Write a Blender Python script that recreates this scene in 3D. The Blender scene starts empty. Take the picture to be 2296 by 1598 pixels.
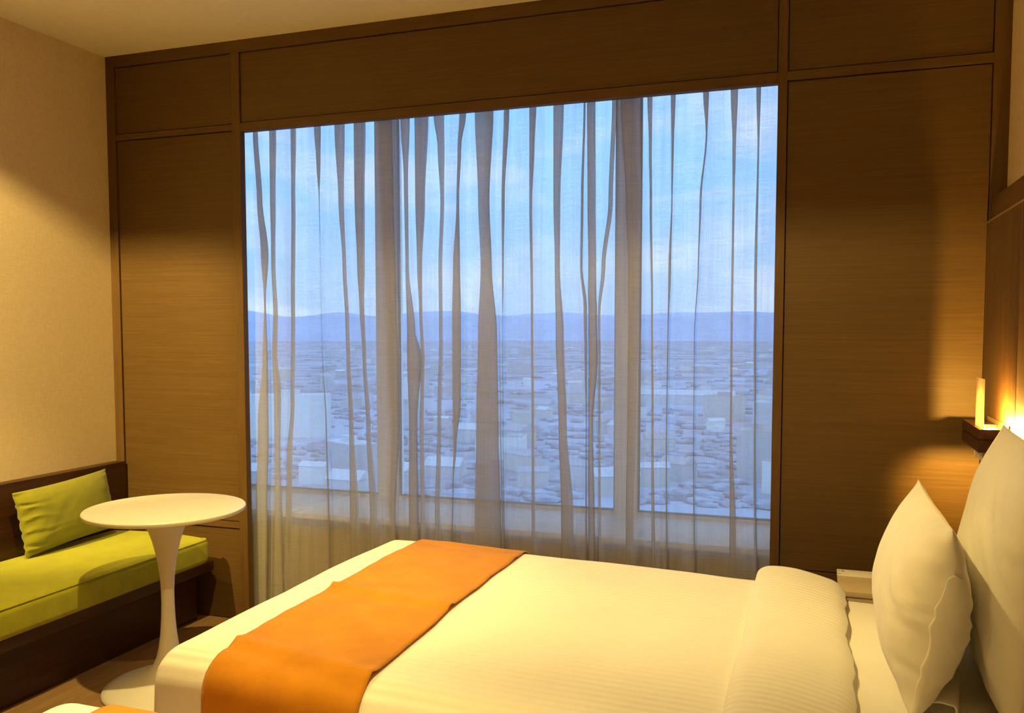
import bpy, bmesh, math, random
from mathutils import Vector, Matrix, noise

scene = bpy.context.scene
COL = scene.collection
EYE = 1.408                      # camera height above the floor
WALL_L, WALL_W, WALL_R = -3.357, 3.5, 0.62   # left wall, window wall (front of its trim), right wall
CEIL = 2.758

# ------------------------------------------------------------------ helpers
def prop(o, label=None, cat=None, group=None, kind=None):
    if label: o['label'] = label
    if cat: o['category'] = cat
    if group: o['group'] = group
    if kind: o['kind'] = kind
    return o

def thing(name, loc, label, cat, group=None):
    o = bpy.data.objects.new(name, None)
    o.empty_display_size = 0.1
    COL.objects.link(o)
    o.location = loc
    return prop(o, label, cat, group)

def world_loc(o):
    v = Vector((0, 0, 0))
    while o is not None:
        v += Vector(o.location); o = o.parent
    return v

def mesh_obj(name, bm, mat, parent=None, origin=None, smooth=True, angle=35):
    """links a bmesh given in world coordinates as one object"""
    off = world_loc(parent) if parent is not None else Vector(origin or (0, 0, 0))
    bmesh.ops.recalc_face_normals(bm, faces=bm.faces)
    bmesh.ops.translate(bm, verts=bm.verts, vec=-off)
    me = bpy.data.meshes.new(name)
    bm.to_mesh(me); bm.free()
    for m in (mat if isinstance(mat, (list, tuple)) else [mat]):
        me.materials.append(m)
    if smooth:
        me.polygons.foreach_set('use_smooth', [True] * len(me.polygons))
        try: me.set_sharp_from_angle(angle=math.radians(angle))
        except Exception: pass
    o = bpy.data.objects.new(name, me)
    COL.objects.link(o)
    if parent is not None: o.parent = parent
    else: o.location = off
    return o

def box(bm, lo, hi, bev=0.0, seg=2):
    lo, hi = Vector(lo), Vector(hi)
    r = bmesh.ops.create_cube(bm, size=1.0)
    vs = r['verts']
    for v in vs:
        v.co = Vector(((lo.x + hi.x) / 2 + v.co.x * (hi.x - lo.x), (lo.y + hi.y) / 2 + v.co.y * (hi.y - lo.y), (lo.z + hi.z) / 2 + v.co.z * (hi.z - lo.z)))
    if bev > 0:
        es = list({e for v in vs for e in v.link_edges})
        bmesh.ops.bevel(bm, geom=es, offset=bev, segments=seg, profile=0.6, affect='EDGES')
    return bm

def boxes(*args, bev=0.0):
    bm = bmesh.new()
    for lo, hi in args: box(bm, lo, hi, bev)
    return bm

def grid_faces(bm, rows, closed_u=False):
    R = [[bm.verts.new(p) for p in row] for row in rows]
    for i in range(len(R) - 1):
        n = len(R[i])
        for j in range(n if closed_u else n - 1):
            bm.faces.new((R[i][j], R[i][(j + 1) % n], R[i + 1][(j + 1) % n], R[i + 1][j]))
    return R

def lathe(profile, centre, n=64, cap=True):
    bm = bmesh.new()
    rows = []
    for r, z in profile:
        rows.append([Vector((centre[0] + r * math.cos(2 * math.pi * k / n), centre[1] + r * math.sin(2 * math.pi * k / n), z)) for k in range(n)])
    R = grid_faces(bm, rows, True)
    if cap:
        bm.faces.new(R[0]); bm.faces.new(R[-1])
    return bm

def tube(bm, pts, r, n=8, caps=True):
    pts = [Vector(p) for p in pts]
    rows = []
    for i, p in enumerate(pts):
        d = (pts[min(i + 1, len(pts) - 1)] - pts[max(i - 1, 0)]).normalized()
        a = d.cross(Vector((0, 0, 1)))
        if a.length < 1e-4: a = d.cross(Vector((1, 0, 0)))
        a.normalize(); b = d.cross(a)
        rows.append([p + r * (math.cos(2 * math.pi * k / n) * a + math.sin(2 * math.pi * k / n) * b) for k in range(n)])
    R = grid_faces(bm, rows, True)
    if caps:
        bm.faces.new(R[0]); bm.faces.new(R[-1])
    return bm

def axis(lo, hi, r, n, k=6):
    a = [lo + r * i / k for i in range(k)]
    m = [lo + r + (hi - lo - 2 * r) * i / n for i in range(n + 1)]
    b = [hi - r + r * i / k for i in range(1, k + 1)]
    return a + m + b

def rounded_box(lo, hi, r, n, skip=(), deform=None, k=6):
    """closed box with rounded edges on a fine lattice; skip names sides to leave open"""
    A = [axis(lo[i], hi[i], r[i], n[i], k) for i in range(3)]
    N = [len(a) - 1 for a in A]
    bm = bmesh.new(); V = {}
    def vert(i, j, l):
        key = (i, j, l)
        if key not in V:
            p = Vector((A[0][i], A[1][j], A[2][l]))
            q = Vector([min(max(p[c], lo[c] + r[c]), hi[c] - r[c]) for c in range(3)])
            d = Vector([(p[c] - q[c]) / r[c] for c in range(3)])
            if d.length > 1e-9:
                d.normalize()
            p = Vector([q[c] + r[c] * d[c] for c in range(3)])
            if deform: p = deform(p)
            V[key] = bm.verts.new(p)
        return V[key]
    for ax, (u, v) in enumerate(((1, 2), (0, 2), (0, 1))):
        for side in (0, 1):
            if ('xyz'[ax] + '-+'[side]) in skip: continue
            for i in range(N[u]):
                for j in range(N[v]):
                    f = []
                    for di, dj in ((0, 0), (1, 0), (1, 1), (0, 1)):
                        c = [0, 0, 0]; c[ax] = N[ax] * side; c[u] = i + di; c[v] = j + dj
                        f.append(vert(*c))
                    bm.faces.new(f)
    return bm

def nz(p, s, seed=0.0):
    return noise.noise(Vector((p[0] * s[0] + seed, p[1] * s[1] + seed * 1.7, p[2] * s[2] - seed)))

# ------------------------------------------------------------------ materials
def new_mat(name):
    m = bpy.data.materials.new(name); m.use_nodes = True
    nt = m.node_tree
    return m, nt, nt.nodes['Principled BSDF']

def coord(nt, scale, kind='Object'):
    tc = nt.nodes.new('ShaderNodeTexCoord'); mp = nt.nodes.new('ShaderNodeMapping')
    mp.inputs['Scale'].default_value = scale
    nt.links.new(tc.outputs[kind], mp.inputs['Vector'])
    return mp.outputs['Vector']

def noise_tex(nt, vec, scale=1.0, detail=4.0, rough=0.55, dist=0.0):
    n = nt.nodes.new('ShaderNodeTexNoise')
    n.inputs['Scale'].default_value = scale; n.inputs['Detail'].default_value = detail
    n.inputs['Roughness'].default_value = rough; n.inputs['Distortion'].default_value = dist
    nt.links.new(vec, n.inputs['Vector'])
    return n.outputs['Fac']

def ramp(nt, fac, stops):
    r = nt.nodes.new('ShaderNodeValToRGB')
    e = r.color_ramp.elements
    while len(e) < len(stops): e.new(0.5)
    for el, (p, c) in zip(e, stops):
        el.position = p; el.color = (*c, 1) if len(c) == 3 else c
    nt.links.new(fac, r.inputs['Fac'])
    return r.outputs['Color']

def bump(nt, height, strength, dist, bsdf):
    b = nt.nodes.new('ShaderNodeBump')
    b.inputs['Strength'].default_value = strength; b.inputs['Distance'].default_value = dist
    nt.links.new(height, b.inputs['Height']); nt.links.new(b.outputs['Normal'], bsdf.inputs['Normal'])

def plain(name, colr, rough=0.6, metal=0.0, spec=0.4, grain=0.06, gscale=60):
    m, nt, b = new_mat(name)
    f = noise_tex(nt, coord(nt, (1, 1, 1)), gscale, 3)
    lo = tuple(c * (1 - grain) for c in colr); hi = tuple(min(1, c * (1 + grain)) for c in colr)
    nt.links.new(ramp(nt, f, [(0.35, lo), (0.65, hi)]), b.inputs['Base Color'])
    b.inputs['Roughness'].default_value = rough; b.inputs['Metallic'].default_value = metal
    b.inputs['Specular IOR Level'].default_value = spec
    return m

def wood(name, dark, mid, light, scale, rough=0.5, spec=0.3, bmp=0.15):
    """veneer: long grain along the axis with the small scale number"""
    m, nt, b = new_mat(name)
    v = coord(nt, scale)
    f1 = noise_tex(nt, v, 1.0, 6, 0.62, 0.4)
    f2 = noise_tex(nt, coord(nt, tuple(s * 4.5 for s in scale)), 1.0, 3, 0.6)
    mx = nt.nodes.new('ShaderNodeMath'); mx.operation = 'MULTIPLY_ADD'
    mx.inputs[1].default_value = 0.45
    nt.links.new(f2, mx.inputs[0])
    sc = nt.nodes.new('ShaderNodeMath'); sc.operation = 'MULTIPLY'; sc.inputs[1].default_value = 0.6
    nt.links.new(f1, sc.inputs[0]); nt.links.new(sc.outputs[0], mx.inputs[2])
    nt.links.new(ramp(nt, mx.outputs[0], [(0.34, dark), (0.52, mid), (0.7, light)]), b.inputs['Base Color'])
    b.inputs['Roughness'].default_value = rough; b.inputs['Specular IOR Level'].default_value = spec
    bump(nt, mx.outputs[0], bmp, 0.002, b)
    return m

def cloth(name, colr, var=0.08, rough=0.9, weave=700, sheen=0.0, stripes=0.0, patch=3.0, bmp=0.15):
    m, nt, b = new_mat(name)
    o = coord(nt, (1, 1, 1))
    f = noise_tex(nt, o, patch, 5, 0.6)
    lo = tuple(c * (1 - var) for c in colr); hi = tuple(min(1, c * (1 + var)) for c in colr)
    nt.links.new(ramp(nt, f, [(0.35, lo), (0.65, hi)]), b.inputs['Base Color'])
    b.inputs['Roughness'].default_value = rough
    b.inputs['Specular IOR Level'].default_value = 0.15
    b.inputs['Sheen Weight'].default_value = sheen
    w = noise_tex(nt, o, weave, 2)
    h = w
    if stripes:
        wv = nt.nodes.new('ShaderNodeTexWave')
        wv.wave_type = 'BANDS'; wv.bands_direction = 'Y'; wv.wave_profile = 'SIN'
        wv.inputs['Scale'].default_value = 2 * math.pi / 20 / stripes
        wv.inputs['Distortion'].default_value = 0.25
        nt.links.new(o, wv.inputs['Vector'])
        ad = nt.nodes.new('ShaderNodeMath'); ad.operation = 'MULTIPLY_ADD'; ad.inputs[1].default_value = 5.0
        nt.links.new(wv.outputs['Fac'], ad.inputs[0]); nt.links.new(w, ad.inputs[2])
        h = ad.outputs[0]
    bump(nt, h, bmp, 0.0016, b)
    return m

WOOD_H = wood('veneer_panel', (0.080, 0.042, 0.011), (0.102, 0.055, 0.015), (0.130, 0.071, 0.021), (2.2, 2.2, 130), 0.5, 0.3)
WOOD_V = wood('veneer_trim', (0.082, 0.042, 0.011), (0.105, 0.055, 0.016), (0.13, 0.069, 0.021), (30, 30, 2.0), 0.5, 0.3)
WOOD_RAIL = wood('veneer_rail', (0.082, 0.042, 0.011), (0.105, 0.055, 0.016), (0.13, 0.069, 0.021), (2.0, 30, 30), 0.5, 0.3)
WOOD_DARK = wood('dark_stained_wood', (0.028, 0.009, 0.004), (0.045, 0.015, 0.006), (0.07, 0.024, 0.010), (18, 1.5, 24), 0.42, 0.4)
WOOD_SCONCE = wood('walnut_block', (0.03, 0.010, 0.004), (0.05, 0.017, 0.007), (0.08, 0.028, 0.011), (20, 2, 30), 0.4, 0.4)
FLOOR_M = wood('oak_floor', (0.27, 0.15, 0.06), (0.36, 0.21, 0.09), (0.45, 0.28, 0.13), (22, 1.3, 22), 0.45, 0.4)
PAPER = None
def wallpaper():
    m, nt, b = new_mat('woven_wallpaper')
    a = noise_tex(nt, coord(nt, (260, 260, 30)), 1, 3)
    c = noise_tex(nt, coord(nt, (30, 30, 260)), 1, 3)
    ad = nt.nodes.new('ShaderNodeMath'); ad.operation = 'ADD'
    nt.links.new(a, ad.inputs[0]); nt.links.new(c, ad.inputs[1])
    hf = nt.nodes.new('ShaderNodeMath'); hf.operation = 'MULTIPLY'; hf.inputs[1].default_value = 0.5
    nt.links.new(ad.outputs[0], hf.inputs[0])
    nt.links.new(ramp(nt, hf.outputs[0], [(0.38, (0.67, 0.535, 0.35)), (0.62, (0.76, 0.62, 0.42))]), b.inputs['Base Color'])
    b.inputs['Roughness'].default_value = 0.85; b.inputs['Specular IOR Level'].default_value = 0.2
    bump(nt, hf.outputs[0], 0.25, 0.001, b)
    return m
PAPER = wallpaper()
PAINT = plain('ceiling_paint', (0.87, 0.81, 0.69), 0.9, 0, 0.2, 0.02, 40)
WHITE_FRAME = plain('white_window_frame', (0.88, 0.88, 0.88), 0.45, 0, 0.4, 0.02)
GASKET = plain('grey_gasket', (0.10, 0.10, 0.11), 0.6)
DADO = plain('beige_dado_paint', (0.50, 0.42, 0.32), 0.85, 0, 0.2, 0.03)
LINEN = cloth('white_bed_linen', (0.83, 0.80, 0.74), 0.025, 0.85, 500, 0.0, 0.0, 6.0, 0.12)
LINEN_STRIPE = cloth('white_striped_duvet_cover', (0.83, 0.80, 0.74), 0.02, 0.8, 500, 0.0, 0.0275, 5.0, 0.22)
ORANGE = cloth('orange_bed_runner_fabric', (0.52, 0.205, 0.006), 0.10, 0.8, 420, 0.15, 0.0, 9.0, 0.2)
GREEN = cloth('olive_green_upholstery', (0.35, 0.35, 0.012), 0.07, 0.85, 420, 0.2, 0.0, 12.0, 0.25)
GREEN_P = cloth('olive_green_cushion_velvet', (0.20, 0.195, 0.012), 0.08, 0.8, 420, 0.25, 0.0, 14.0, 0.25)
TABLE_W = plain('white_lacquer', (0.80, 0.77, 0.70), 0.35, 0, 0.45, 0.01, 20)
BASE_FAB = cloth('dark_divan_fabric', (0.06, 0.045, 0.03), 0.1)
LAMINATE = plain('cream_laminate', (0.56, 0.45, 0.28), 0.45, 0, 0.4, 0.02)
CARD = plain('white_card', (0.84, 0.80, 0.72), 0.6, 0, 0.3, 0.01)
INK = plain('grey_print', (0.16, 0.13, 0.10), 0.7)
ACRYLIC = None
def acrylic():
    m, nt, b = new_mat('frosted_acrylic')
    b.inputs['Base Color'].default_value = (0.86, 0.82, 0.72, 1)
    b.inputs['Roughness'].default_value = 0.55
    tr = nt.nodes.new('ShaderNodeBsdfTranslucent'); tr.inputs['Color'].default_value = (0.9, 0.82, 0.62, 1)
    mx = nt.nodes.new('ShaderNodeMixShader'); mx.inputs[0].default_value = 0.6
    nt.links.new(b.outputs[0], mx.inputs[1]); nt.links.new(tr.outputs[0], mx.inputs[2])
    nt.links.new(mx.outputs[0], nt.nodes['Material Output'].inputs['Surface'])
    return m
ACRYLIC = acrylic()
BRASS = plain('satin_brass', (0.75, 0.6, 0.35), 0.35, 1.0, 0.5, 0.02)
def emitter(name, colr, s):
    m, nt, b = new_mat(name)
    b.inputs['Base Color'].default_value = (0.9, 0.9, 0.9, 1)
    b.inputs['Emission Color'].default_value = (*colr, 1); b.inputs['Emission Strength'].default_value = s
    return m
GLOW = emitter('warm_led', (1.0, 0.78, 0.36), 7.0)

def glass_mat():
    m, nt, b = new_mat('clear_window_glass')
    nt.nodes.remove(b)
    t = nt.nodes.new('ShaderNodeBsdfTransparent'); t.inputs['Color'].default_value = (0.95, 0.975, 0.985, 1)
    g = nt.nodes.new('ShaderNodeBsdfGlossy'); g.inputs['Roughness'].default_value = 0.02
    fr = nt.nodes.new('ShaderNodeFresnel'); fr.inputs['IOR'].default_value = 1.45
    mx = nt.nodes.new('ShaderNodeMixShader')
    nt.links.new(fr.outputs[0], mx.inputs[0]); nt.links.new(t.outputs[0], mx.inputs[1]); nt.links.new(g.outputs[0], mx.inputs[2])
    nt.links.new(mx.outputs[0], nt.nodes['Material Output'].inputs['Surface'])
    return m
GLASS = glass_mat()

def sheer_mat():
    """open-weave voile: the holes pass light straight through, the yarn scatters it"""
    m, nt, b = new_mat('sheer_voile')
    nt.nodes.remove(b)
    yarn = noise_tex(nt, coord(nt, (330, 330, 1.5)), 1, 2)
    slub = noise_tex(nt, coord(nt, (12, 12, 260)), 1, 2)
    ad = nt.nodes.new('ShaderNodeMath'); ad.operation = 'ADD'
    nt.links.new(yarn, ad.inputs[0]); nt.links.new(slub, ad.inputs[1])
    mr = nt.nodes.new('ShaderNodeMapRange')
    mr.inputs['From Min'].default_value = 1.1; mr.inputs['From Max'].default_value = 1.9
    mr.inputs['To Min'].default_value = 0.55; mr.inputs['To Max'].default_value = 0.73
    gat = noise_tex(nt, coord(nt, (16, 16, 0.35)), 1, 2)
    a2 = nt.nodes.new('ShaderNodeMath'); a2.operation = 'MULTIPLY_ADD'; a2.inputs[1].default_value = 1.0
    nt.links.new(gat, a2.inputs[0]); nt.links.new(ad.outputs[0], a2.inputs[2])
    nt.links.new(a2.outputs[0], mr.inputs['Value'])
    d = nt.nodes.new('ShaderNodeBsdfDiffuse'); d.inputs['Color'].default_value = (0.48, 0.46, 0.43, 1)
    tl = nt.nodes.new('ShaderNodeBsdfTranslucent'); tl.inputs['Color'].default_value = (0.68, 0.64, 0.60, 1)
    y = nt.nodes.new('ShaderNodeMixShader'); y.inputs[0].default_value = 0.45
    nt.links.new(d.outputs[0], y.inputs[1]); nt.links.new(tl.outputs[0], y.inputs[2])
    t = nt.nodes.new('ShaderNodeBsdfTransparent')
    mx = nt.nodes.new('ShaderNodeMixShader')
    nt.links.new(mr.outputs[0], mx.inputs[0]); nt.links.new(t.outputs[0], mx.inputs[1]); nt.links.new(y.outputs[0], mx.inputs[2])
    nt.links.new(mx.outputs[0], nt.nodes['Material Output'].inputs['Surface'])
    return m
SHEER = sheer_mat()

# ------------------------------------------------------------------ room shell
S = lambda o: prop(o, kind='structure')
S(mesh_obj('floor', boxes(((-3.45, -2.1, -0.1), (0.72, 3.95, 0.0))), FLOOR_M, smooth=False))
SLOT = (-3.30, -0.15, 1.03, 1.27)          # recessed lighting trough in the ceiling, along the window wall
x0, x1, y0, y1 = SLOT
S(mesh_obj('ceiling', boxes(((-3.45, -2.1, CEIL), (0.72, y0, CEIL + 0.3)), ((-3.45, y1, CEIL), (0.72, 3.95, CEIL + 0.3)),
    ((-3.45, y0, CEIL), (x0, y1, CEIL + 0.3)), ((x1, y0, CEIL), (0.72, y1, CEIL + 0.3)), ((x0, y0, CEIL + 0.16), (x1, y1, CEIL + 0.3))), PAINT, smooth=False))
S(mesh_obj('wall_left', boxes(((-3.45, -2.1, 0), (WALL_L, 3.95, CEIL))), PAPER, smooth=False))
S(mesh_obj('wall_right', boxes(((WALL_R, -2.1, 0), (0.72, 3.95, CEIL))), PAPER, smooth=False))
S(mesh_obj('wall_back', boxes(((WALL_L, -2.1, 0), (WALL_R, -2.0, CEIL))), PAPER, smooth=False))
# panelled window wall: recessed veneer panels between proud stiles and rails, an opening for the window
OX0, OX1, OZ1 = -2.572, -0.158, 2.338
B0, B1 = 3.513, 3.535                      # recessed panels
G = 0.004                                  # shadow gap round each panel
pans = []
for xa, xb, za, zb in ((-3.306, -2.618, 2.375, 2.703), (-3.306, -2.618, 0.482, 2.346), (-3.306, -2.618, 0.0, 0.452), (OX0 - 0.046, OX1 + 0.034, 2.378, 2.703),
        (-0.124, 0.566, 2.378, 2.703), (-0.124, 0.566, 0.480, 2.345), (-0.124, 0.566, 0.0, 0.448)):
    if xa == OX0 - 0.046: xa, xb = OX0, OX1
    pans.append(((xa + G, 3.508, za + G), (xb - G, 3.526, zb - G)))
pans += [((WALL_L, 3.526, 0), (OX0 - 0.02, B1, CEIL)), ((OX1 + 0.015, 3.526, 0), (WALL_R, B1, CEIL)), ((OX0 - 0.02, 3.526, OZ1 + 0.01), (OX1 + 0.015, B1, CEIL))]
S(mesh_obj('wall_window', boxes(*pans), WOOD_H, smooth=False))
S(mesh_obj('wall_outer', boxes(((-3.45, 3.70, 0), (-3.16, 4.26, CEIL)), ((-0.10, 3.70, 0), (0.72, 4.26, CEIL)), ((-3.16, 3.70, 2.65), (-0.10, 4.26, CEIL)), ((-3.16, 3.72, 0), (-0.10, 4.26, 0.486))), DADO, smooth=False))
tn = [0]
ADDED_LINER = plain('added_black_liner', (0.012, 0.012, 0.012), 0.9, 0, 0.1)  # unseen lining put in to soak up bounce inside the trough
def trim(lo, hi, mat):
    tn[0] += 1
    S(mesh_obj('trim_%d' % tn[0], boxes((lo, hi), bev=0.0012), mat, smooth=False))
Y0, Y1 = WALL_W, 3.536
trim((WALL_L, Y0, 0.0), (-3.306, Y1, 2.703), WOOD_V)               # left stile
trim((-2.618, Y0, 0.0), (OX0, Y1, 2.703), WOOD_V)                  # stile left of the window
trim((OX1, Y0, 0.0), (-0.124, Y1, 2.703), WOOD_V)                  # stile right of the window
trim((0.566, Y0, 0.0), (WALL_R, Y1, 2.703), WOOD_V)                # stile in the right corner
trim((WALL_L, Y0, 2.703), (WALL_R, Y1, CEIL), WOOD_RAIL)           # top rail
trim((-3.306, Y0, 2.346), (-2.618, Y1, 2.375), WOOD_RAIL)
trim((OX0, Y0, OZ1), (OX1, Y1, 2.378), WOOD_RAIL)                  # rail over the window
trim((-0.124, Y0, 2.345), (0.566, Y1, 2.378), WOOD_RAIL)
trim((-3.306, Y0, 0.452), (-2.618, Y1, 0.482), WOOD_RAIL)
trim((-0.124, Y0, 0.448), (0.566, Y1, 0.480), WOOD_RAIL)

# matt black liner added out of view in the trough to sharpen the light's cut-off
trim((x0, y0, CEIL + 0.003), (x1, y0 + 0.004, CEIL + 0.158), ADDED_LINER)
trim((x0, y1 - 0.004, CEIL + 0.003), (x1, y1, CEIL + 0.158), ADDED_LINER)
trim((x0, y0 + 0.004, CEIL + 0.150), (x1, y1 - 0.004, CEIL + 0.158), ADDED_LINER)

# window: deep white sill, white frame with two mullions, three panes
FY0, FY1, FZ0, FZ1 = 4.155, 4.225, 0.524, 2.60
ML = ((-3.11, -2.217), (-2.093, -0.921), (-0.809, -0.15))
fr = boxes(((-3.16, FY0, 0.512), (-0.10, FY1, FZ0)), ((-3.16, FY0, FZ1), (-0.10, FY1, 2.65)), ((-3.16, FY0, FZ0), (-3.11, FY1, FZ1)), ((-0.15, FY0, FZ0), (-0.10, FY1, FZ1)),
    ((-2.217, FY0, FZ0), (-2.093, FY1, FZ1)), ((-0.921, FY0, FZ0), (-0.809, FY1, FZ1)), bev=0.003)
win = S(mesh_obj('window_1', fr, WHITE_FRAME))
mesh_obj('window_ledge', boxes(((-3.16, 3.665, 0.486), (-0.10, 4.16, 0.512)), bev=0.003), WHITE_FRAME, win)
mesh_obj('window_lining', boxes(((-3.16, 3.70, 0.512), (-3.15, 4.155, 2.64)), ((-0.11, 3.70, 0.512), (-0.10, 4.155, 2.64)), ((-3.15, 3.70, 2.64), (-0.11, 4.155, 2.65))), WHITE_FRAME, win, smooth=False)
for a, b_ in ML:
    mesh_obj('window_pane', boxes(((a, 4.188, FZ0), (b_, 4.193, FZ1))), GLASS, win, smooth=False)
    t = 0.008
    mesh_obj('window_gasket', boxes(((a, 4.17, FZ0), (a + t, 4.185, FZ1)), ((b_ - t, 4.17, FZ0), (b_, 4.185, FZ1)), ((a + t, 4.17, FZ0), (b_ - t, 4.185, FZ0 + t)), ((a + t, 4.17, FZ1 - t), (b_ - t, 4.185, FZ1))), GASKET, win, smooth=False)

# ------------------------------------------------------------------ sheer curtain
WOOD_HB = wood('headboard_veneer', (0.07, 0.032, 0.011), (0.10, 0.048, 0.017), (0.14, 0.07, 0.026), (20, 20, 1.8), 0.42, 0.4)
SKY_GAIN = 1.0
P_BENCH, P_TABLE, P_BED, P_FILL, P_UP, P_DOWN = 680.0, 215.0, 105.0, 540.0, 25.0, 46.0
PLEATS = [
    [(2.35, -2.564, -2.524), (2.027, -2.548, -2.505), (1.777, -2.531, -2.476), (1.538, -2.518, -2.496), (1.28, -2.531, -2.491), (0.954, -2.566, -2.493), (0.513, -2.586, -2.509), (0.066, -2.594, -2.521)],
    [(2.343, -2.461, -2.434), (2.023, -2.463, -2.443), (1.707, -2.46, -2.452), (1.494, -2.456, -2.441), (1.281, -2.466, -2.448), (1.126, -2.459, -2.431), (0.773, -2.461, -2.441), (0.078, -2.48, -2.424)],
    [(2.334, -2.344, -2.325), (2.018, -2.345, -2.335), (1.494, -2.355, -2.347), (1.068, -2.365, -2.358), (0.776, -2.395, -2.375), (0.084, -2.424, -2.398)],
    [(2.34, -2.228, -2.181), (2.196, -2.219, -2.185), (2.011, -2.207, -2.193), (1.493, -2.201, -2.194), (1.283, -2.2, -2.188), (0.967, -2.188, -2.171), (0.541, -2.183, -2.163), (0.108, -2.189, -2.163)],
    [(2.341, -2.11, -2.066), (2.005, -2.094, -2.075), (1.698, -2.075, -2.068), (1.45, -2.064, -2.057), (1.284, -2.062, -2.052), (0.972, -2.052, -2.038), (0.55, -2.053, -2.015), (0.122, -2.054, -2.016)],
    [(2.344, -2.01, -1.958), (2.001, -2.01, -1.967), (1.696, -2.0, -1.97), (1.532, -1.991, -1.975), (1.285, -1.978, -1.968), (0.975, -1.963, -1.949), (0.557, -1.947, -1.919), (0.133, -1.947, -1.917)],
    [(2.343, -1.881, -1.816), (1.994, -1.869, -1.81), (1.49, -1.847, -1.802), (1.287, -1.847, -1.795), (0.979, -1.838, -1.793), (0.564, -1.854, -1.815), (0.142, -1.861, -1.814)],
    [(2.345, -1.774, -1.736), (2.088, -1.76, -1.747), (1.69, -1.755, -1.746), (1.409, -1.749, -1.717), (1.287, -1.75, -1.685), (0.982, -1.743, -1.71), (0.571, -1.747, -1.706), (0.153, -1.755, -1.705)],
    [(2.349, -1.705, -1.645), (1.986, -1.704, -1.664), (1.689, -1.697, -1.68), (1.489, -1.688, -1.681), (1.288, -1.681, -1.672), (0.984, -1.69, -1.678), (0.575, -1.688, -1.675), (0.16, -1.691, -1.673)],
    [(2.348, -1.612, -1.569), (2.215, -1.594, -1.568), (1.98, -1.582, -1.571), (1.686, -1.593, -1.582), (1.389, -1.592, -1.581), (0.987, -1.603, -1.59), (0.58, -1.617, -1.599), (0.167, -1.62, -1.597)],
    [(2.346, -1.497, -1.457), (2.209, -1.506, -1.481), (1.977, -1.512, -1.492), (1.685, -1.53, -1.489), (1.488, -1.535, -1.486), (1.09, -1.535, -1.488), (0.889, -1.532, -1.51), (0.728, -1.537, -1.526), (0.174, -1.558, -1.54)],
    [(2.352, -1.424, -1.331), (1.972, -1.41, -1.35), (1.682, -1.399, -1.34), (1.389, -1.412, -1.316), (0.994, -1.422, -1.31), (0.492, -1.432, -1.298), (0.187, -1.435, -1.299)],
    [(2.352, -1.29, -1.259), (1.967, -1.301, -1.28), (1.679, -1.299, -1.285), (1.389, -1.297, -1.291), (0.998, -1.296, -1.289), (0.202, -1.29, -1.278)],
    [(2.354, -1.169, -1.143), (2.186, -1.169, -1.151), (1.96, -1.169, -1.161), (1.485, -1.162, -1.156), (1.003, -1.158, -1.152), (0.513, -1.157, -1.147), (0.216, -1.157, -1.145)],
    [(2.354, -1.063, -1.022), (1.955, -1.062, -1.036), (1.673, -1.055, -1.037), (1.389, -1.05, -1.019), (1.007, -1.037, -1.005), (0.621, -1.024, -0.974), (0.23, -1.019, -0.963)],
    [(2.351, -0.937, -0.924), (1.949, -0.947, -0.931), (1.671, -0.949, -0.934), (1.502, -0.933, -0.914), (1.295, -0.928, -0.913), (1.011, -0.921, -0.913), (0.24, -0.923, -0.907)],
    [(2.351, -0.918, -0.886), (1.948, -0.914, -0.883), (1.67, -0.909, -0.88), (1.483, -0.91, -0.877), (1.296, -0.905, -0.87), (1.012, -0.905, -0.89), (0.629, -0.905, -0.882), (0.242, -0.9, -0.876)],
    [(2.353, -0.812, -0.797), (1.943, -0.825, -0.81), (1.668, -0.853, -0.84), (1.483, -0.867, -0.86), (1.202, -0.864, -0.858), (0.247, -0.858, -0.851)],
    [(2.357, -0.775, -0.705), (1.94, -0.753, -0.691), (1.666, -0.74, -0.696), (1.39, -0.738, -0.699), (1.018, -0.739, -0.705), (0.641, -0.742, -0.713), (0.259, -0.739, -0.71)],
    [(2.353, -0.667, -0.649), (2.151, -0.659, -0.65), (1.935, -0.654, -0.647), (1.481, -0.644, -0.639), (1.021, -0.638, -0.632), (0.27, -0.631, -0.616)],
    [(2.354, -0.575, -0.553), (2.145, -0.571, -0.558), (1.931, -0.569, -0.561), (1.662, -0.578, -0.564), (1.39, -0.579, -0.572), (1.023, -0.581, -0.574), (0.276, -0.575, -0.564)],
    [(2.355, -0.448, -0.422), (2.188, -0.435, -0.426), (1.925, -0.456, -0.446), (1.659, -0.46, -0.453), (1.39, -0.471, -0.466), (1.027, -0.47, -0.465), (0.288, -0.461, -0.45)],
    [(2.353, -0.339, -0.312), (2.128, -0.329, -0.317), (1.919, -0.326, -0.319), (1.479, -0.326, -0.319), (1.032, -0.323, -0.316), (0.578, -0.318, -0.294), (0.303, -0.318, -0.286)],
    [(2.355, -0.243, -0.224), (2.122, -0.235, -0.227), (1.654, -0.24, -0.228), (1.39, -0.237, -0.227), (1.035, -0.231, -0.223), (0.313, -0.22, -0.206)],
]
def smooth_at(keys, z, c):
    if z >= keys[0][0]: return keys[0][c]
    for a, b in zip(keys, keys[1:]):
        if b[0] <= z <= a[0]:
            t = (a[0] - z) / (a[0] - b[0]); t = t * t * (3 - 2 * t)
            return a[c] + (b[c] - a[c]) * t
    return keys[-1][c]

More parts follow.
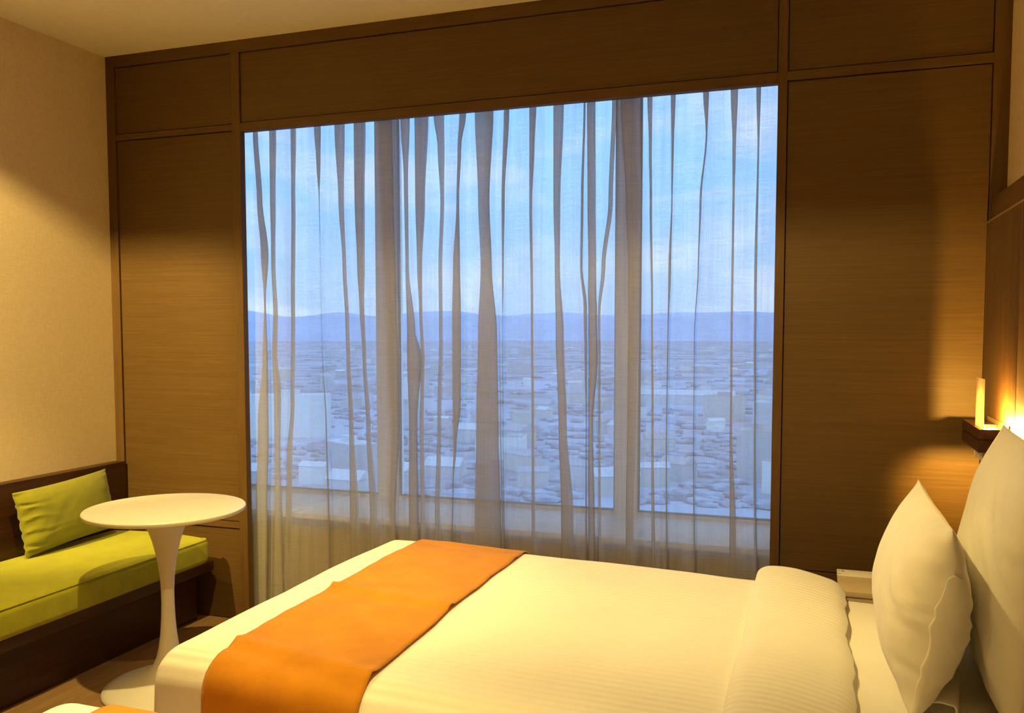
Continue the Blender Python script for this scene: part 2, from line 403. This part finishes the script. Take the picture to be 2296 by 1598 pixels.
def curtain_row(z, rng_phase):
    YF, YM, YB = 3.563, 3.580, 3.597
    pts = []
    x_prev, y_prev = -2.648, 3.585
    for i, P in enumerate(PLEATS):
        l, r = smooth_at(P, z, 1), smooth_at(P, z, 2)
        w = max(r - l, 0.005)
        l = max(l, x_prev + 0.006); r = l + w
        flip = rng_phase[i] > 0.5
        ya, yc = (YF, YB) if not flip else (YB, YF)
        e = min(0.006, w * 0.45)
        # run from the last pleat to this one
        n = 10
        for k in range(n):
            t = k / n
            s = t * t * (3 - 2 * t)
            xx = x_prev + (l - x_prev) * t
            yy = y_prev + (ya - y_prev) * s + 0.007 * math.sin(math.pi * t) * math.sin(2.2 * math.pi * t + 6 * rng_phase[i] + 0.5 * z) + 0.004 * nz((xx, z, 0), (9, 0.9, 1), 3)
            pts.append((xx, yy))
        # the fold: forward to r, back to l, forward again
        for t in (0.0, 0.35, 0.75): pts.append((l + (r - e - l) * t, ya))
        pts.append((r - e, ya)); pts.append((r, ya + (YM - ya) * 0.5)); pts.append((r - e, YM))
        pts.append(((l + r) / 2, YM))
        pts.append((l + e, YM)); pts.append((l, YM + (yc - YM) * 0.5)); pts.append((l + e, yc))
        for t in (0.3, 0.7, 1.0): pts.append((l + e + (r - l - e) * t, yc))
        x_prev, y_prev = r, yc
    n = 8
    for k in range(1, n + 1):
        t = k / n
        pts.append((x_prev + (-0.13 - x_prev) * t, y_prev + (3.58 - y_prev) * t))
    return pts

def build_curtain():
    random.seed(11)
    ph = [random.random() for _ in PLEATS]
    rows = []
    nrow = 64
    for i in range(nrow + 1):
        z = 2.46 + (0.025 - 2.46) * i / nrow
        rows.append([Vector((x, y, z)) for x, y in curtain_row(z, ph)])
    bm = bmesh.new()
    grid_faces(bm, rows)
    me = bpy.data.meshes.new('curtain')
    bm.to_mesh(me); bm.free()
    me.materials.append(SHEER)
    me.polygons.foreach_set('use_smooth', [True] * len(me.polygons))
    o = bpy.data.objects.new('curtain_fabric', me)
    return o
cur = thing('sheer_curtain', (-1.37, 3.585, 0.0), 'pleated sheer voile curtain hanging full width across the window', 'curtain')
cf = build_curtain(); COL.objects.link(cf); cf.parent = cur; cf.location = (1.37, -3.585, 0.0)
mesh_obj('curtain_track', boxes(((-2.66, 3.555, 2.46), (-0.12, 3.605, 2.485)), bev=0.002), WHITE_FRAME, cur)
for i in range(24):
    x = -2.60 + i * 2.42 / 23
    mesh_obj('curtain_hook', boxes(((x - 0.004, 3.574, 2.435), (x + 0.004, 3.59, 2.462)), bev=0.001), WHITE_FRAME, cur)

# ------------------------------------------------------------------ upholstered bench along the left wall
bench = thing('window_bench', (-3.05, 2.1, 0.0), 'dark stained wooden bench built along the left wall with olive green seat', 'bench')
BY0, BY1 = 0.70, 3.47
mesh_obj('backrest', boxes(((WALL_L + 0.002, BY0, 0.0), (-3.292, 3.492, 0.748)), bev=0.003), WOOD_DARK, bench)
mesh_obj('seat_rail', boxes(((-3.292, BY0, 0.252), (-2.735, 3.455, 0.300)), bev=0.006), WOOD_DARK, bench)
mesh_obj('plinth', boxes(((-3.292, BY0, 0.0), (-2.83, 3.44, 0.252)), bev=0.002), WOOD_DARK, bench)
def crown(p):
    if p.z > 0.36:
        t = max(0.0, 1 - ((p.x + 2.99) / 0.29) ** 2)
        p = p + Vector((0, 0, 0.012 * t + 0.003 * nz(p, (3, 3, 1), 2)))
    return p
cu = mesh_obj('seat_cushion', rounded_box((-3.290, BY0, 0.301), (-2.705, 3.40, 0.425), (0.035, 0.045, 0.03), (10, 24, 3), deform=crown), GREEN, bench)
pp = bmesh.new()
path = [(-2.712, BY0 + 0.05 + i * (3.355 - BY0 - 0.05) / 20, 0.4185) for i in range(21)]
path += [(-2.712 - 0.035 * (1 - math.cos(a)) , 3.355 + 0.038 * math.sin(a), 0.4185) for a in [math.pi / 2 * k / 6 for k in range(1, 7)]]
tube(pp, path, 0.0035)
mesh_obj('piping', pp, GREEN, cu)

# ------------------------------------------------------------------ pillows
def pillow_bm(hw, hh, ht, M, p_end=4.0, q_lens=2.0, pinch=0.06, shift=0.0, wr=0.006, seed=0.0, gather=0.0, n=44, lens_e=0.75):
    """stuffed pillow: local y = long side, z = height, x = thickness; M places it"""
    bm = bmesh.new()
    def pt(u, v, s):
        y = hw * u * (1 - pinch * (1 - v * v) * u * u)
        z = hh * v * (1 - pinch * (1 - u * u) * v * v)
        f = (max(0, 1 - abs(u) ** p_end)) ** 0.55 * (max(0, 1 - abs(v) ** q_lens)) ** lens_e
        x = s * ht * f
        x += shift * (1 - v * v) * abs(u) ** 5
        edge = max(abs(u), abs(v))
        k = f ** 0.5
        d1, d2 = y * 0.8 + z * 0.6, z * 0.8 - y * 0.6
        w = nz((y, z, s * 3), (6, 5, 1), seed) * 0.5 + (0.5 - abs(nz((d1, d2, s * 3), (5, 17, 1), seed + 5))) * 0.7 * min(1, max(0, 0.55 - 0.6 * u - 0.3 * v))
        x += s * wr * w * k * 1.6
        if gather:
            g = math.exp(-(1 + u) / 0.22) + 0.35 * math.exp(-(1 - u) / 0.15)
            x += gather * g * k * math.sin(v * 21 + 5 * nz((u, v, 0), (2, 3, 1), seed))
        return M @ Vector((x, y, z))
    us = [math.sin(math.pi / 2 * (-1 + 2 * i / n)) for i in range(n + 1)]
    V = {}
    for s in (1, -1):
        for i, u in enumerate(us):
            for j, v in enumerate(us):
                if i in (0, n) or j in (0, n):
                    if s == -1: V[(i, j, -1)] = V[(i, j, 1)]; continue
                V[(i, j, s)] = bm.verts.new(pt(u, v, s))
        for i in range(n):
            for j in range(n):
                bm.faces.new((V[(i, j, s)], V[(i + 1, j, s)], V[(i + 1, j + 1, s)], V[(i, j + 1, s)]))
    return bm, pt

def place(loc, lean=0.0, yaw=0.0, roll=0.0):
    return Matrix.Translation(Vector(loc)) @ Matrix.Rotation(yaw, 4, 'Z') @ Matrix.Rotation(lean, 4, 'Y') @ Matrix.Rotation(roll, 4, 'X')

tp = thing('throw_cushion', (-3.19, 3.02, 0.44), 'small rectangular olive green cushion propped against the bench back', 'cushion')
bm, _ = pillow_bm(0.262, 0.142, 0.058, place((-3.196, 3.035, 0.591), lean=math.radians(-10), roll=math.radians(3)), 3.0, 3.0, 0.05, 0, 0.004, 3.0, 0.010, 60, 0.6)
mesh_obj('cover', bm, GREEN_P, tp)

# ------------------------------------------------------------------ white pedestal table
TX, TY = -2.388, 2.735
tb = thing('pedestal_table', (TX, TY, 0.0), 'round white pedestal table with trumpet base standing before the bench', 'table')
mesh_obj('table_top', lathe([(0.0005, 0.698), (0.285, 0.698), (0.297, 0.702), (0.3005, 0.709), (0.3, 0.716), (0.297, 0.7195), (0.292, 0.7205), (0.0005, 0.7205)], (TX, TY), 96), TABLE_W, tb)
prof = [(0.247, 0.0), (0.25, 0.004), (0.249, 0.010), (0.243, 0.017), (0.225, 0.024), (0.19, 0.033), (0.15, 0.043), (0.11, 0.057), (0.08, 0.075), (0.06, 0.098), (0.047, 0.128), (0.0375, 0.17), (0.031, 0.22), (0.0265, 0.28),
        (0.0245, 0.34), (0.0245, 0.39), (0.027, 0.44), (0.0325, 0.49), (0.041, 0.54), (0.053, 0.59), (0.068, 0.635), (0.083, 0.67), (0.097, 0.698)]
mesh_obj('pedestal', lathe(prof, (TX, TY), 64), TABLE_W, tb, angle=60)

# ------------------------------------------------------------------ beds
BX0, BX1, BYN, BYF = -1.535, 0.545, 1.665, 3.005     # foot, head, near side, far side of the far bed
def bed_deform(dy, amp=1.0, seed=0.0):
    def f(p):
        y = p.y - dy
        w = min(1.0, max(0.0, (p.z - 0.30) / 0.25))
        # the duvet is fuller at the foot and settles towards the pillows
        lift = 0.022 - 0.034 * min(1.0, max(0.0, (p.x + 1.35) / 1.2))
        q = Vector(p)
        q.z += w * (lift + 0.006 * math.sin(math.pi * (y - BYN) / (BYF - BYN)))
        s = amp * (0.005 * nz((q.x, y, q.z), (2.2, 2.6, 2), seed) + 0.0025 * nz((q.x, y, q.z), (6, 7, 5), seed + 4))
        side = 1.0 - w
        q.z += s * w
        q.y += side * amp * 0.016 * nz((q.x, 0, q.z), (4.5, 1, 1.2), seed + 9)
        q.x -= side * amp * 0.010 * max(0.0, (-1.2 - q.x) / 0.3)
        return q
    return f

def make_bed(dy, lab_bed, lab_duvet, lab_run, group_of):
    seed = 2.0 + dy
    D = bed_deform(dy, 1.0, seed)
    bed = thing('hotel_bed', (-0.5, dy + 2.335, 0.0), lab_bed, 'bed')
    mesh_obj('bed_base', boxes(((BX0 + 0.08, dy + BYN + 0.07, 0.0), (BX1, dy + BYF - 0.07, 0.28)), bev=0.01), BASE_FAB, bed)
    mesh_obj('mattress', rounded_box((BX0 + 0.05, dy + BYN + 0.05, 0.282), (BX1, dy + BYF - 0.05, 0.552), (0.04, 0.05, 0.045), (30, 20, 5),
        deform=lambda p: p + Vector((0, 0, 0.003 * nz(p, (5, 6, 2), 7) * (1 if p.z > 0.5 else 0)))), LINEN, bed)
    duv = thing('duvet', (-0.7, dy + 2.335, 0.55), lab_duvet, 'duvet')
    bm = rounded_box((BX0, dy + BYN, 0.12), (0.05, dy + BYF, 0.598), (0.05, 0.095, 0.075), (60, 44, 14), skip=('z-', 'x+'), deform=D)
    mesh_obj('duvet_cover', bm, LINEN_STRIPE, duv, angle=80)
    def fold_deform(p):
        q = Vector(p); y = p.y - dy
        t = (q.x + 0.18) / 0.27
        k = (y - BYN) / (BYF - BYN)
        up = min(1.0, max(0.0, (p.z - 0.578) / 0.03)); tc_ = min(1.0, max(0.0, t))
        q.z += up * (0.014 * math.sin(math.pi * tc_ ** 0.8) - 0.016 * tc_ ** 2 + 0.003 * nz((q.x, y, 0), (7, 3.5, 1), seed) + 0.004 * math.sin(math.pi * k)) - 0.014 * tc_
        q.x += 0.014 * nz((0, y, 0), (1, 5, 1), seed + 1) * t + 0.005 * nz((0, y, 1), (1, 17, 1), seed + 2) * t + 0.008 * nz((0, y, 2), (1, 3, 1), seed + 6) * (1 - t)
        return q
    bm = rounded_box((-0.172, dy + BYN - 0.012, 0.575), (0.098, dy + BYF + 0.004, 0.622), (0.045, 0.05, 0.022), (18, 60, 1), skip=('z-',), deform=fold_deform)
    mesh_obj('folded_edge', bm, LINEN_STRIPE, duv, angle=80)
    # runner across the foot end
    yn, yf, zt = dy + BYN - 0.004, dy + BYF + 0.004, 0.604
    ry, rz = 0.10, 0.08
    path = [(yn, 0.16 + (zt - rz - 0.16) * i / 10) for i in range(10)]
    path += [(yn + ry - ry * math.cos(a), zt - rz + rz * math.sin(a)) for a in [math.pi / 2 * k / 8 for k in range(9)]]
    m = 60
    path += [(yn + ry + (yf - yn - 2 * ry) * i / m, zt) for i in range(1, m)]
    path += [(yf - ry + ry * math.sin(a), zt - rz + rz * math.cos(a)) for a in [math.pi / 2 * k / 8 for k in range(9)]]
    path += [(yf, zt - rz - (zt - rz - 0.16) * i / 10) for i in range(1, 11)]
    rows = []
    for (y, z) in path:
        k = (y - dy - BYN) / (BYF - BYN)
        xl = -1.358 - 0.026 * k + 0.006 * nz((0, y, z), (1, 5, 2), seed)
        xr = -0.945 - 0.032 * k + 0.006 * nz((3, y, z), (1, 5, 2), seed)
        row = []
        for i in range(31):
            t = i / 30
            p = D(Vector((xl + (xr - xl) * t, y, z)))
            yy = y - dy
            top = 1.0 if z > 0.56 else 0.0
            p.z += top * (0.011 * math.exp(-((yy - 2.28 + 0.05 * t) / 0.018) ** 2) + 0.011 * math.exp(-((yy - 1.80 + 0.06 * t) / 0.02) ** 2) - 0.006 * math.exp(-((yy - 1.76 + 0.06 * t) / 0.02) ** 2)
                + 0.004 * math.exp(-((yy - 2.72 - 0.10 * t) / 0.025) ** 2) * t + 0.003 * nz((p.x, p.y, 0), (8, 14, 1), seed + 3) + 0.002)
            row.append(p)
        rows.append(row)
    bm = bmesh.new(); grid_faces(bm, rows)
    run = mesh_obj('bed_runner', bm, ORANGE, None, origin=(-1.2, dy + 2.335, 0.62), angle=80)
    so = run.modifiers.new('thickness', 'SOLIDIFY'); so.thickness = 0.003; so.offset = 1
    prop(run, lab_run, 'bed runner')
    return bed

make_bed(0.0, 'bed with white linen and two upright pillows, standing nearest the window', 'white striped duvet with turned-back top edge on the bed by the window',
    'wide orange runner laid across the foot of the bed by the window', None)
make_bed(-1.545, 'bed of which only a foot corner shows at the bottom left', 'white duvet whose rounded foot corner shows below the table base',
    'orange runner on the bed corner at the bottom left edge', None)

# pillows standing against the headboard
M1 = place((0.245, 2.365, 0.772), lean=math.radians(9.0))
fp = thing('pillow', (0.245, 2.365, 0.56), 'white rectangular pillow standing upright in front of the larger pillow', 'pillow')
bm, pt1 = pillow_bm(0.335, 0.217, 0.086, M1, 5.0, 2.0, 0.06, 0.03, 0.011, 1.0, 0.005, 64, 0.72)
mesh_obj('pillowcase', bm, LINEN, fp, angle=80)
# open hem of the pillowcase, wrapped round the near end
hb = bmesh.new()
rows = []
for j in range(33):
    v = -0.96 + 1.50 * j / 32
    row = []
    for i in range(15):
        k = i / 14
        tp_ = min(1.0, (1 - j / 32) * 3.0) ** 0.7
        if k < 0.25: p_ = pt1(-1 + 0.020 * tp_ * (1 - k / 0.25), v, -1)
        else: p_ = pt1(-1 + 0.16 * tp_ * ((k - 0.25) / 0.75) ** 1.5, v, 1)
        row.append(p_ + Vector((0.0015 * (k - 0.3), -0.0045, 0.001)))
    rows.append(row)
grid_faces(hb, rows)
hem = mesh_obj('pillowcase_hem', hb, LINEN, fp, angle=80)
sm = hem.modifiers.new('thickness', 'SOLIDIFY'); sm.thickness = 0.003

M2 = place((0.447, 2.36, 0.853), lean=math.radians(8.0))
bp = thing('pillow', (0.447, 2.36, 0.56), 'large square white pillow leaning against the headboard, behind the smaller one', 'pillow')
bm, pt2 = pillow_bm(0.345, 0.300, 0.088, M2, 6.0, 2.0, 0.05, 0.01, 0.015, 6.0, 0.003, 80, 0.72)
mesh_obj('pillowcase', bm, LINEN, bp, angle=80)

# loose end of its case, folded under between the two pillows
fl = bmesh.new()
rows = []
n = 40
for j in range(13):
    s = j / 12
    y = 2.06 + 0.24 * s
    row = []
    for i in range(n + 1):
        t = i / n
        # loop: lower layer out to the rolled fold, upper layer back
        if t < 0.45:
            x, z = 0.258 + 0.070 * t / 0.45, 0.559
        elif t < 0.62:
            a = math.pi * (t - 0.45) / 0.17
            x, z = 0.328 + 0.016 * math.sin(a), 0.577 - 0.018 * math.cos(a)
        else:
            k = (t - 0.62) / 0.38
            x, z = 0.328 - 0.070 * k, 0.595 + 0.010 * math.sin(k * 3) - 0.012 * k
        x -= 0.05 * (1 - s) * (t if t < .5 else 1 - 0.4 * t)
        z += 0.003 * nz((x, y, t), (20, 14, 2), 8)
        row.append(Vector((x, y, max(z, 0.557))))
    rows.append(row)
grid_faces(fl, rows)
fo = mesh_obj('pillowcase_flap', fl, LINEN, fp, angle=80)
fs = fo.modifiers.new('thickness', 'SOLIDIFY'); fs.thickness = 0.004

# nightstand
ns = thing('nightstand', (0.31, 3.17, 0.0), 'cream nightstand in the corner between the bed and the panelled wall', 'nightstand')
mesh_obj('cabinet', boxes(((0.088, 3.035, 0.06), (0.545, 3.30, 0.532)), bev=0.002), LAMINATE, ns)
mesh_obj('nightstand_top', boxes(((0.083, 3.03, 0.532), (0.55, 3.305, 0.55)), bev=0.0015), LAMINATE, ns)
mesh_obj('plinth', boxes(((0.10, 3.05, 0.0), (0.54, 3.29, 0.06))), WOOD_DARK, ns)
lf = thing('printed_card', (0.2, 3.25, 0.5505), 'white printed card lying along the back edge of the nightstand', 'card')
mesh_obj('card_sheet', boxes(((0.0835, 3.212, 0.5505), (0.30, 3.288, 0.5555)), bev=0.0008), CARD, lf)
for (a, c, w, h) in ((0.087, 3.268, 0.006, 0.004), (0.087, 3.256, 0.005, 0.004), (0.0865, 3.222, 0.008, 0.006), (0.097, 3.270, 0.010, 0.003), (0.097, 3.262, 0.012, 0.003), (0.097, 3.254, 0.009, 0.003), (0.197, 3.242, 0.006, 0.005)):
    mesh_obj('print', boxes(((a, c, 0.5554), (a + w, c + h, 0.5558))), INK, lf, smooth=False)

# ------------------------------------------------------------------ headboard and its reading light
hd = thing('headboard', (0.59, 1.5, 0.0), 'dark veneered wall-mounted headboard behind the pillows', 'headboard')
for a, b_ in ((2.935, 3.49), (1.60, 2.928), (0.20, 1.593), (-1.2, 0.193)):
    mesh_obj('headboard_panel', boxes(((0.560, a, 0.0), (0.600, b_, 1.784)), bev=0.0015), WOOD_HB, hd)
mesh_obj('backing', boxes(((0.600, -1.2, 0.0), (WALL_R - 0.001, 3.495, 1.80))), WOOD_DARK, hd)
mesh_obj('cap_rail', boxes(((0.570, -1.2, 1.790), (WALL_R - 0.001, 3.495, 1.868)), bev=0.002), WOOD_HB, hd)
mesh_obj('metal_strip', boxes(((0.5585, -1.2, 1.784), (0.575, 3.493, 1.790)), bev=0.0008), BRASS, hd)

sc_ = thing('reading_sconce', (0.52, 3.16, 1.03), 'dark wooden block wall light glowing up and down on the headboard', 'wall light')
SX0, SX1, SY0, SY1 = 0.478, 0.5585, 3.005, 3.335
def ring_slab(z0, z1):
    bm = bmesh.new()
    hx0, hx1, hy0, hy1 = 0.504, 0.552, 3.025, 3.17
    for lo, hi in (((SX0, SY0, z0), (hx0, SY1, z1)), ((hx1, SY0, z0), (SX1, SY1, z1)), ((hx0, SY0, z0), (hx1, hy0, z1)), ((hx0, hy1, z0), (hx1, SY1, z1))):
        box(bm, lo, hi)
    return bm
mesh_obj('upper_block', ring_slab(1.072, 1.102), WOOD_SCONCE, sc_, smooth=False)
mesh_obj('lower_block', ring_slab(1.030, 1.066), WOOD_SCONCE, sc_, smooth=False)
mesh_obj('core', boxes(((SX0 + 0.005, SY0 + 0.005, 1.0655), (SX1, SY1 - 0.005, 1.0725)),), WOOD_SCONCE, sc_, smooth=False)
mesh_obj('diffuser_plate', boxes(((0.489, 3.028, 1.002), (0.494, 3.15, 1.256)), bev=0.001), ACRYLIC, sc_)
mesh_obj('lamp', boxes(((0.516, 3.04, 1.080), (0.538, 3.09, 1.100)), bev=0.002), GLOW, sc_)
mesh_obj('lamp', boxes(((0.516, 3.04, 1.054), (0.538, 3.09, 1.064)), bev=0.002), GLOW, sc_)
mesh_obj('back_plate', boxes(((0.5552, 2.995, 1.00), (0.5598, 3.345, 1.116)), bev=0.0008), BRASS, sc_)

# ------------------------------------------------------------------ the town beyond the glass, aerial haze put into its colours
GZ = -60.0
rnd = random.Random(5)
GROUND = plain('haze_tinted_valley_floor', (0.33, 0.41, 0.53), 1.0, 0, 0.0, 0.30, 0.012)  # distance haze is mixed into this pale blue-grey
HILL = plain('haze_tinted_hillside', (0.37, 0.53, 0.76), 1.0, 0, 0.0, 0.05, 0.002)
HILL2 = plain('haze_tinted_far_ridge', (0.41, 0.59, 0.83), 1.0, 0, 0.0, 0.04, 0.002)  # blue of both ridges is painted-in haze
WALLS = [plain('render_pale', (0.55, 0.60, 0.64), 0.9), plain('render_grey', (0.42, 0.48, 0.54), 0.9), plain('render_cream', (0.54, 0.56, 0.55), 0.9), plain('render_white', (0.74, 0.80, 0.80), 0.9)]  # wall and roof tones are paled and blued for haze
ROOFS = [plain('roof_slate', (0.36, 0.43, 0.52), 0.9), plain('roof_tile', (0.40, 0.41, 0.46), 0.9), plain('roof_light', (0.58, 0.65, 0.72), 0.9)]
TREE = plain('haze_tinted_foliage', (0.30, 0.375, 0.49), 1.0, 0, 0.0, 0.3, 0.2)  # foliage colour lightened towards the haze
gb = bmesh.new()
vs = [gb.verts.new(p) for p in ((-9000, 60, GZ), (9000, 60, GZ), (9000, 12000, GZ), (-9000, 12000, GZ))]
gb.faces.new(vs)
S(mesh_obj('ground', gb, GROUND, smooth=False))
def ridge(name, dist, base, amp, seed, mat):
    rows = []
    N = 120
    for k, (h, dd) in enumerate(((0, -900), (0.55, -350), (1.0, 0), (0.7, 500), (0, 1200))):
        row = []
        for i in range(N + 1):
            ang = math.radians(-62 + 80 * i / N)
            top = base + amp * (noise.noise(Vector((ang * 5.0, seed, 0))) + 0.4 * noise.noise(Vector((ang * 16, seed, 3))))
            r = dist + dd
            row.append(Vector((r * math.sin(ang), r * math.cos(ang), GZ - 2 + max(0.0, top) * h)))
        rows.append(row)
    bm = bmesh.new(); grid_faces(bm, rows)
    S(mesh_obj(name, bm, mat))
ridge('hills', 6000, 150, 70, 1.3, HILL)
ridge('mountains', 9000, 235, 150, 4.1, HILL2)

PLOTS = []
def building(name, x, y, w, d, h, rot, wall, roof, gable, label, group=None):
    bm = bmesh.new()
    box(bm, (-w / 2, -d / 2, GZ), (w / 2, d / 2, GZ + h))
    for f in bm.faces: f.material_index = 0
    if gable:
        o = 0.4; rh = d * 0.28
        A = [(-w / 2 - o, -d / 2 - o, GZ + h), (w / 2 + o, -d / 2 - o, GZ + h), (w / 2 + o, d / 2 + o, GZ + h), (-w / 2 - o, d / 2 + o, GZ + h), (-w / 2 - o, 0, GZ + h + rh), (w / 2 + o, 0, GZ + h + rh)]
        v = [bm.verts.new(p) for p in A]
        for idx in ((0, 1, 5, 4), (2, 3, 4, 5), (0, 4, 3), (1, 2, 5), (3, 2, 1, 0)):
            f = bm.faces.new([v[i] for i in idx]); f.material_index = 1
    else:
        n0 = len(bm.faces)
        box(bm, (-w / 2 + 0.4, -d / 2 + 0.4, GZ + h), (w / 2 - 0.4, d / 2 - 0.4, GZ + h + 0.5))
        box(bm, (-w / 6, -d / 6, GZ + h + 0.5), (w / 8, d / 6, GZ + h + 3.0))
        bm.faces.ensure_lookup_table()
        for f in bm.faces[n0:]: f.material_index = 1
    PLOTS.append((x, y, 0.62 * math.hypot(w, d)))
    bmesh.ops.rotate(bm, verts=bm.verts, cent=(0, 0, 0), matrix=Matrix.Rotation(rot, 3, 'Z'))
    bmesh.ops.translate(bm, verts=bm.verts, vec=(x, y, 0))
    o = mesh_obj(name, bm, [wall, roof], None, origin=(x, y, GZ), smooth=False)
    prop(o, label, 'building', group)
    return o
def polar(az, r): return r * math.sin(math.radians(az)), r * math.cos(math.radians(az))
x, y = polar(-33.6, 520)
building('office_block', x, y, 46, 16, 24, math.radians(28), WALLS[3], ROOFS[2], False, 'long pale office block standing nearest among the hazy town roofs, left of centre')
x, y = polar(-8.2, 740)
building('long_shed', x, y, 85, 14, 8, math.radians(4), WALLS[0], ROOFS[2], True, 'long low pale shed in the hazy town behind the right window pane')
for i in range(230):
    dep = 0.020 + (0.19 - 0.020) * (rnd.random() ** 1.6)
    r = 61.4 / dep
    az = -53 + 56 * rnd.random()
    if -40 < az < -28 and 400 < r < 620: continue
    if -14 < az < -3 and 690 < r < 790: continue
    x, y = polar(az, r)
    big = rnd.random() < 0.2
    w = rnd.uniform(16, 34) if big else rnd.uniform(9, 18)
    if any(math.hypot(x - a, y - b) < c + 0.75 * w for a, b, c in PLOTS): continue
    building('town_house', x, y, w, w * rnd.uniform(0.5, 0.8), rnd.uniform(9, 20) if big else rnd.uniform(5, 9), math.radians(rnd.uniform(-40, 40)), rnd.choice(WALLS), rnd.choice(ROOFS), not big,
        'hazy distant town building seen through the sheer curtain', 'hazy buildings of the distant town')
tb_ = bmesh.new()
for i in range(2600):
    dep = 0.022 + (0.2 - 0.022) * rnd.random()
    r = 61.4 / dep
    x, y = polar(-56 + 62 * rnd.random(), r)
    s = rnd.uniform(1.3, 3.2)
    if any(math.hypot(x - a, y - b) < c + 2.2 * s for a, b, c in PLOTS): continue
    mtx = Matrix.Translation((x, y, GZ + s * 0.4)) @ Matrix.Diagonal((s * rnd.uniform(1.0, 3.5), s, s * rnd.uniform(0.5, 0.8), 1))
    bmesh.ops.create_icosphere(tb_, subdivisions=1, radius=1.0, matrix=mtx)
tr = mesh_obj('tree_foliage', tb_, TREE, None, origin=(0, 60, GZ))
prop(tr, 'dark hazy masses of trees between the buildings of the distant town', 'trees', kind='stuff')

# ------------------------------------------------------------------ sky
w = bpy.data.worlds.new('dusk_sky'); scene.world = w; w.use_nodes = True
nt = w.node_tree; bg = nt.nodes['Background']
tc = nt.nodes.new('ShaderNodeTexCoord')
sp = nt.nodes.new('ShaderNodeSeparateXYZ'); nt.links.new(tc.outputs['Generated'], sp.inputs[0])
SKY = [(0.0, (0.85, 1.5, 2.5)), (0.06, (0.85, 1.6, 2.75)), (0.16, (0.80, 1.75, 3.1)), (0.32, (0.75, 1.75, 3.3)), (1.0, (0.95, 1.65, 2.8))]
K = 4.0
skyc = ramp(nt, sp.outputs['Z'], [(p, tuple(c / K for c in cc)) for p, cc in SKY])
mp = nt.nodes.new('ShaderNodeMapping'); mp.inputs['Scale'].default_value = (3.0, 3.0, 9.0)
nt.links.new(tc.outputs['Generated'], mp.inputs['Vector'])
cl = noise_tex(nt, mp.outputs['Vector'], 1.6, 5, 0.55, 0.3)
cm = ramp(nt, cl, [(0.45, (0, 0, 0)), (0.72, (1, 1, 1))])
mxn = nt.nodes.new('ShaderNodeMix'); mxn.data_type = 'RGBA'
nt.links.new(cm, mxn.inputs[0]); nt.links.new(skyc, mxn.inputs[6]); mxn.inputs[7].default_value = (1.7 / K, 2.15 / K, 3.0 / K, 1)
nt.links.new(mxn.outputs[2], bg.inputs['Color']); bg.inputs['Strength'].default_value = K * SKY_GAIN

# ------------------------------------------------------------------ lamps of the room and one added fill
def lamp(name, kind, loc, power, colr, radius=0.03, rot=None, target=None, **kw):
    d = bpy.data.lights.new(name, kind); d.energy = power; d.color = colr
    d.shadow_soft_size = radius
    for k, v in kw.items(): setattr(d, k, v)
    o = bpy.data.objects.new(name, d); COL.objects.link(o); o.location = loc
    if target is not None:
        o.rotation_euler = (Vector(target) - Vector(loc)).to_track_quat('-Z', 'Y').to_euler()
    return o
WARM = (1.0, 0.73, 0.23)
lamp('trough_wallwasher', 'SPOT', (-3.03, 1.15, 2.81), P_BENCH, WARM, 0.006, target=(-3.52, 2.68, 1.70), spot_size=math.radians(62), spot_blend=0.6)
lamp('trough_flood_curtain', 'SPOT', (-0.85, 1.15, 2.81), 175.0, WARM, 0.006, target=(-0.85, 3.5, 1.3), spot_size=math.radians(92), spot_blend=0.7)
lamp('table_downlight', 'SPOT', (-1.90, 1.98, 2.74), P_TABLE, WARM, 0.022, target=(-2.2, 2.15, 0.4), spot_size=math.radians(80), spot_blend=0.6)
lamp('bed_downlight', 'SPOT', (-0.80, 2.50, 2.74), P_BED, WARM, 0.035, target=(-0.55, 2.12, 0.6), spot_size=math.radians(76), spot_blend=0.75)
lamp('room_fill_spot', 'SPOT', (-0.75, 0.45, 2.74), P_FILL, WARM, 0.05, target=(-0.75, 0.45, 0), spot_size=math.radians(70), spot_blend=0.7)  # added fill with no known fixture; its bounce lifts the ambient light
AMB = (1.0, 0.56, 0.09)
lamp('sconce_up', 'POINT', (0.514, 3.06, 1.112), P_UP, AMB, 0.008)
lamp('sconce_down', 'SPOT', (0.528, 3.10, 1.045), P_DOWN, AMB, 0.008, target=(0.49, 3.5, 0.90), spot_size=math.radians(66), spot_blend=1.0)

# ------------------------------------------------------------------ camera
F = 1956.02
yaw, pitch, roll = 0.33599144, 0.06165835, 0.00050611
cam = bpy.data.cameras.new('camera'); co = bpy.data.objects.new('camera', cam); COL.objects.link(co)
fwd = Vector((-math.sin(yaw) * math.cos(pitch), math.cos(yaw) * math.cos(pitch), -math.sin(pitch)))
right = Vector((math.cos(yaw), math.sin(yaw), 0.0)); down = fwd.cross(right)
r_ = math.cos(roll) * right + math.sin(roll) * down; d_ = -math.sin(roll) * right + math.cos(roll) * down
mat = Matrix((r_, -d_, -fwd)).transposed().to_4x4()
mat.translation = Vector((0, 0, EYE))
co.matrix_world = mat
cam.sensor_fit = 'HORIZONTAL'; cam.sensor_width = 36.0
cam.lens = F / 2296 * 36.0
cam.shift_y = (861 - 799) / 2296
cam.clip_start = 0.05; cam.clip_end = 30000
scene.camera = co

scene.view_settings.view_transform = 'Standard'
scene.view_settings.look = 'None'
scene.view_settings.exposure = 0.0
scene.view_settings.gamma = 1.0
scene.view_settings.use_curve_mapping = False
try:
    scene.cycles.transparent_max_bounces = 24
    scene.cycles.max_bounces = 10
    scene.cycles.diffuse_bounces = 6
    scene.cycles.sample_clamp_indirect = 6.0
except Exception:
    pass
